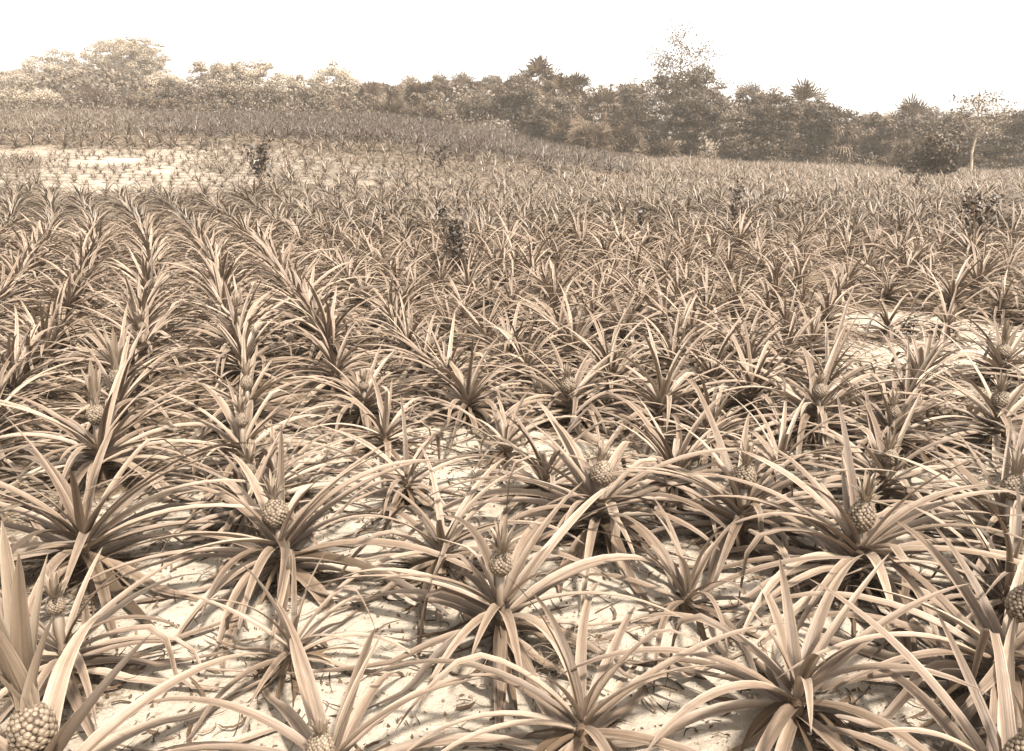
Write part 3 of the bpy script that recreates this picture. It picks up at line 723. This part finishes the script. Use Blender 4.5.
def palm(px, top, Y, label, seed=0, nf=30, R_=.95, skirt=True, group=None, dead=10):
    rng = np.random.RandomState(seed + 300); x, z = spot(px, Y); h = height_to(top, Y, z)
    t = empty('cabbage_palm', (x, Y, z), label, 'palm tree', group)
    ht = max(h - R_ * 1.35, .5); lx, ly = rng.normal(0, .12, 2)
    mb = MB(); zz = np.linspace(-.1, ht, 9)
    tube(mb, np.stack([lx * (zz / ht) ** 2, ly * (zz / ht) ** 2, zz], -1), .17 + .02 * np.sin(np.arange(9) * 2.), 9); mb.build('trunk', M['bark'], t)
    nf = int(nf * 1.9); f = (np.arange(nf) + .5) / nf; az = np.arange(nf) * 2.39996 + rng.normal(0, .2, nf); el = R(86) - R(150) * f ** .9 + rng.normal(0, .30, nf)
    O = np.tile([lx, ly, ht], (nf, 1)); O[:, 2] -= np.clip(f - .35, 0, 1) * ht * .75
    mb = MB(); fans(mb, rng, O, az, el, R_ * (.55 + .35 * rng.rand(nf)), R_ * (.6 + .25 * rng.rand(nf)), 11, .12 + .5 * f)
    mb.build('crown', M['palm'], t, False)
    if skirt:
        n = dead; az = rng.rand(n) * 6.28
        mb = MB(); fans(mb, rng, np.tile([lx, ly, ht - .05], (n, 1)), az, -R(55) - R(30) * rng.rand(n), R_ * (.6 + .3 * rng.rand(n)), R_ * (.8 + .3 * rng.rand(n)), 9, .7)
        mb.build('dead_fronds', M['palm'], t, False)
    return t
def palmetto(px, top, hw, Y, label, seed=0, nf=110, group=None):
    rng = np.random.RandomState(seed + 700); x, z = spot(px, Y); h = height_to(top, Y, z); r = hw / F * Y
    t = empty('palmetto_clump', (x, Y, z), label, 'palmetto', group)
    mb = MB(); O = np.stack([rng.uniform(-.55, .55, nf) * r, rng.uniform(-.5, .5, nf) * r, np.zeros(nf)], -1)
    O[:, 2] = rng.rand(nf) ** 1.2 * max(h - 1.5, .1)
    st = MB()
    for k in (0,): tube(st, [(O[k, 0], O[k, 1], -.1), (O[k, 0], O[k, 1], O[k, 2] * .5), tuple(O[k])], [.07, .06, .05], 6)
    st.build('stem', M['bark'], t)
    az = rng.rand(nf) * 6.28; el = R(20) + R(60) * rng.rand(nf)
    fans(mb, rng, O, az, el, .4 + .35 * rng.rand(nf), .55 + .35 * rng.rand(nf), 9, .3, np.clip(rng.normal(.35, .35, nf), 0, 1))
    mb.build('fronds', M['palm'], t, False)
    return t

GT = 'broadleaf trees along the edge of the field'; GP = 'cabbage palms along the edge of the field'; GS = 'palmetto clumps along the edge of the field'
T = [
 (8, 72, 36, 92, 'pale hazy tree at the far left edge of the treeline', 'pale_haze_oak', .9, {}),
 (62, 50, 42, 98, 'pale broad tree left of the tallest hazy oak on the left', 'pale_haze_oak', 1., {}),
 (124, 37, 52, 104, 'tallest and palest oak with a ragged top in the left treeline', 'pale_haze_oak', .9, dict(lobes=9)),
 (170, 72, 26, 88, 'pale tree sloping down at the right shoulder of the hazy oak', 'pale_haze_oak', 1., {}),
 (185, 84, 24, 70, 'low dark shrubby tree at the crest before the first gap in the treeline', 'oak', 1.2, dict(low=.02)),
 (30, 92, 30, 72, 'low bushy tree at the crest near the left edge', 'oak', 1., dict(low=.02, mat='pale_haze_oak')),
 (238, 61, 40, 80, 'wide rounded tree with a feathery top just right of the first gap', 'pale_haze_oak', 1.1, dict(lobes=9)),
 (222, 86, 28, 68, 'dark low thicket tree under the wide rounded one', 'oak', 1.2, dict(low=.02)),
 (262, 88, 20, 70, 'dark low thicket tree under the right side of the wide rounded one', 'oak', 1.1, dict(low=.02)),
 (288, 76, 26, 90, 'pale even-topped tree between the two rounded trees', 'pale_haze_oak', 1., {}),
 (334, 60, 27, 84, 'airy rounded tree with dotted foliage left of the drooping palms', 'pale_haze_oak', .75, dict(lobes=6)),
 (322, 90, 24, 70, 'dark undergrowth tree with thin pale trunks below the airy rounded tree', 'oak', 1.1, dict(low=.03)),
 (413, 70, 17, 102, 'far dome-shaped treetop behind the drooping palms', 'pale_haze_oak', 1.2, {}),
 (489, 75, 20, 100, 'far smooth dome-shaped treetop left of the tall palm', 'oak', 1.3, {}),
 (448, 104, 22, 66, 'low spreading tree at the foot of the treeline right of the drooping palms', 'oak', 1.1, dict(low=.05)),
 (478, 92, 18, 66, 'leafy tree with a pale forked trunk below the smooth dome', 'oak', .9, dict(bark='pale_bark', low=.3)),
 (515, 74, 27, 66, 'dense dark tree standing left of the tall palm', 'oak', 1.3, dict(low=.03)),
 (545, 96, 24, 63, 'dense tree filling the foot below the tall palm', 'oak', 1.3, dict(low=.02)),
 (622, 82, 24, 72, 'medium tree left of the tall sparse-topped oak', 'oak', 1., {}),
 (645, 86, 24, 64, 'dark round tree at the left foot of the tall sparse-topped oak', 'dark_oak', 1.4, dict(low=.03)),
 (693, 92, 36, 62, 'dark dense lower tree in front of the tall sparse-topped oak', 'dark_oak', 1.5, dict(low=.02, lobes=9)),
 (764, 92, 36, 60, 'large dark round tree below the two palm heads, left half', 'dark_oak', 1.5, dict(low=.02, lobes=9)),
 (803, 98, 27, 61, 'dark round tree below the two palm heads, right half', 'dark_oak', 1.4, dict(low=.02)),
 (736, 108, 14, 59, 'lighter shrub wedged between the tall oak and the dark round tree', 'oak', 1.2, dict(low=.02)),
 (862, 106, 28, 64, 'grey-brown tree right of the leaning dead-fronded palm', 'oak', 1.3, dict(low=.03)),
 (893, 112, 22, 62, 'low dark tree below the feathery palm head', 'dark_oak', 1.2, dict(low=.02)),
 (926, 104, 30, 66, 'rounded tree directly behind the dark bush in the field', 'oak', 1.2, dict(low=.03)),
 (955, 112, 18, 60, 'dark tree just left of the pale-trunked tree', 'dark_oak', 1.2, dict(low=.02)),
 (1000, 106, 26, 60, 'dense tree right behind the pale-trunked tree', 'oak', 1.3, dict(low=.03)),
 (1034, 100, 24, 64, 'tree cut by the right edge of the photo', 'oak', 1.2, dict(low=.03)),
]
for i, (px, top, hw, Y, lab, mt, de, kw) in enumerate(T):
    kw = dict(kw); mt = kw.pop('mat', mt)
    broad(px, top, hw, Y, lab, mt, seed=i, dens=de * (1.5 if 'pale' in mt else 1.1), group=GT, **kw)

# tall oak with a thin top
def sparse_tree(px, top, hw, Y, label, seed, trunk_mat, crown_mat, n_br, leafn, low, flat=False, r0=.11):
    rng = np.random.RandomState(seed); x, z = spot(px, Y); h = height_to(top, Y, z); r = hw / F * Y
    t = empty('sparse_tree', (x, Y, z), label, 'tree', GT); tk = MB(); cr = MB()
    zz = np.linspace(-.1, h * .8, 7); ax = np.cumsum(rng.normal(0, .06 * r, 7)); ax -= ax[0]
    P = np.stack([ax, 0 * ax, zz], -1); tube(tk, P, np.linspace(r0, .03, 7), 8)
    for k in range(n_br):
        f = low + (1 - low) * (k + .5) / n_br; zb = h * .78 * f; s_ = np.array([np.interp(zb, zz, ax), 0, zb]); a = k * 2.4 + rng.normal(0, .3)
        prof = (math.sin(PI * min(1, (f - low) / (1 - low) * .8 + .25))) * .8 + .2
        if flat: e = s_ + np.array([math.cos(a) * r * prof, math.sin(a) * r * prof, h * .07 + .1 * rng.rand()])
        else: e = s_ + np.array([math.cos(a) * r * prof, math.sin(a) * r * prof, h * (.10 + .16 * rng.rand())])
        mid = (s_ + e) / 2 + np.array([0, 0, .08 * h * (1 if flat else -.5)]) + rng.normal(0, .08, 3)
        tube(tk, [s_, mid, e], [.035, .022, .008], 5)
        for j in range(5):
            q = .35 + .65 * rng.rand(); b = s_ * (1 - q) + e * q; c = b + rng.normal(0, 1, 3) * np.array([.5, .5, .2 if flat else .45])
            c[2] = min(c[2], h)
            tube(tk, [b, (b + c) / 2 + rng.normal(0, .05, 3), c], [.012, .008, .004], 4)
            n = leafn; C = c + rng.normal(0, 1, (n, 3)) * np.array([.28, .28, .10 if flat else .24])
            cards(cr, rng, C, .10 + .10 * rng.rand(n), rng.rand(n), .8, .6)
    tk.build('trunk', M[trunk_mat], t); cr.build('crown', M[crown_mat], t, False)
    return t
sparse_tree(684, 24, 42, 66, 'tallest oak of the treeline with bare limbs and a thin see-through top', 12, 'bark', 'oak', 28, 28, .42)
broad(688, 66, 30, 65.5, 'mid-height leafy tree filling under the thin-topped tall oak', 'oak', seed=71, dens=.9, low=.3, group=GT)
sparse_tree(970, 80, 26, 52, 'slender tree with a pale straight trunk and flat layered branches near the right edge', 23, 'pale_bark', 'oak', 13, 17, .5, True, .09)
broad(932, 134, 17, 38, 'round dark bush standing out in the field before the right-hand trees', 'dark_oak', seed=72, dens=2.6, low=.02, name='bush', cat='bush', leaf=.12)

PALMS = [(372, 78, 72, 'small palm with drooping pale fronds, leftmost of the low palm cluster'),
         (396, 84, 68, 'low palm with a shaggy skirt, second from left in the low cluster'),
         (418, 76, 72, 'palm with hanging pale fronds in the middle of the low cluster'),
         (440, 72, 78, 'palm with an upright spiky head behind the low cluster'),
         (463, 70, 80, 'palm with a spiky head, rightmost of the low cluster'),
         (538, 54, 68, 'tallest palm with a big fan head above the middle treeline'),
         (560, 72, 66, 'palm with long hanging fronds just right of the tallest palm'),
         (578, 70, 70, 'palm with narrow upright fronds, second right of the tallest palm'),
         (603, 84, 67, 'short palm before the medium tree, third right of the tallest palm'),
         (745, 80, 70, 'palm head sticking up behind the large dark round tree on its left'),
         (800, 81, 69, 'wide domed palm head above the right side of the dark round trees'),
         (835, 103, 64, 'small leaning palm with dead fronds and a pale trunk right of the dark round trees'),
         (904, 97, 70, 'feathery palm head above the low dark tree at right')]
for i, (px, top, Y, lab) in enumerate(PALMS):
    palm(px, top, Y, lab, seed=i, nf=34 if i in (5, 10) else 26, R_=1.75 if i in (5, 10, 12) else 1.4, group=GP, dead=12)
PM = [(92, 76, 26, 72, 'palmetto clump with bright spiky fronds on the left crest'), (138, 88, 24, 68, 'palmetto clump right of the bright one on the left crest'),
      (165, 92, 18, 66, 'shaded palmetto clump at the left crest beside the low dark shrubby tree'), (355, 92, 18, 66, 'palmetto clump at the foot left of the drooping palms'),
      (388, 96, 18, 63, 'palmetto clump in front of the shaggy skirted palm'), (425, 98, 18, 63, 'palmetto clump under the middle drooping palm'),
      (566, 108, 18, 60, 'palmetto clump under the palm with long hanging fronds'), (592, 112, 24, 57, 'largest palmetto clump with stiff fronds at the foot of the middle palms'),
      (622, 108, 18, 60, 'palmetto clump at the foot of the medium tree'), (662, 134, 14, 56, 'low palmetto clump at the foot of the tall thin-topped oak'),
      (905, 130, 16, 56, 'palmetto clump with arching pale fronds left of the round dark bush')]
for i, (px, top, hw, Y, lab) in enumerate(PM): palmetto(px, top, hw, Y, lab, seed=i, group=GS)

# deeper wood behind and brush along its foot
rng = np.random.RandomState(31); wd = MB()
px = np.linspace(-120, 1144, 200); topc = np.interp(px, [-120, 0, 60, 120, 180, 240, 290, 340, 420, 500, 540, 600, 690, 760, 800, 860, 920, 1024, 1144], [88, 84, 72, 64, 90, 84, 90, 84, 80, 84, 74, 84, 84, 104, 106, 118, 112, 112, 112])
n = 60000
p = rng.uniform(-120, 1144, n); Yw = rng.uniform(74, 110, n)
tp = np.interp(p, px, topc) + 10 * vnoise(p * .06, Yw * .05) - 2
xw = (p - 512) / F * (Yw * math.cos(PITCH)); zw = ground(xw, Yw)
hh = EYE + Yw * np.tan(np.arctan((375.5 - tp) / F) - PITCH) - zw
keepm = hh > .3
C = np.stack([xw, Yw, zw + np.maximum(hh, .3) * rng.rand(n) ** .7], -1)[keepm]
cards(wd, rng, C, .22 + .2 * rng.rand(len(C)), rng.rand(len(C)), .6, .7)
for k in range(120):
    q = rng.uniform(-100, 1120); Yk = rng.uniform(70, 95); xk, zk = spot(q, Yk); hk = rng.uniform(1.0, 1.9)
    tube(wd, [(xk, Yk, zk - .1), (xk + rng.normal(0, .1), Yk, zk + hk * .5), (xk + rng.normal(0, .25), Yk, zk + hk)], [.08, .06, .04], 5, .2)
tag(wd.build('woods', M['oak'], None, False), 'mass of tangled woodland filling the gaps behind the front trees', 'woods', None, 'stuff')
br = MB(); n = 26000
p = rng.uniform(-100, 1124, n); Yb = 61.0 + 5 * rng.rand(n) + 1.5 * np.sin(p * .05)
xb = (p - 512) / F * (Yb * math.cos(PITCH)); zb = ground(xb, Yb)
C = np.stack([xb, Yb, zb + (.3 + 1.3 * vnoise(p * .45, Yb * 1.3)) * rng.rand(n) ** 1.5], -1)
cards(br, rng, C, .11 + .12 * rng.rand(n), rng.rand(n), .6, .5)
tag(br.build('undergrowth', M['oak'], None, False), 'tangled low undergrowth along the foot of the trees', 'undergrowth', None, 'stuff')

# ------------------------------------------------------------------ haze
def box(name, a, b):
    me = bpy.data.meshes.new(name); v = [(x, y, z) for x in (a[0], b[0]) for y in (a[1], b[1]) for z in (a[2], b[2])]
    me.from_pydata(v, [], [(0, 1, 3, 2), (4, 6, 7, 5), (0, 4, 5, 1), (2, 3, 7, 6), (0, 2, 6, 4), (1, 5, 7, 3)])
    o = bpy.data.objects.new(name, me); sc.collection.objects.link(o); return o
hz = box('haze', (-310, -70, -4), (310, 310, 14)); hz['kind'] = 'stuff'; hz['label'] = 'pale bright air that fades the far trees'
hz['category'] = 'haze'
hm = bpy.data.materials.new('haze'); hm.use_nodes = True; n = hm.node_tree; n.nodes.clear()
pv = n.nodes.new('ShaderNodeVolumePrincipled'); pv.inputs['Color'].default_value = (1, .92, .81, 1); pv.inputs['Density'].default_value = .0008
out = n.nodes.new('ShaderNodeOutputMaterial'); n.links.new(pv.outputs[0], out.inputs['Volume']); hz.data.materials.append(hm)
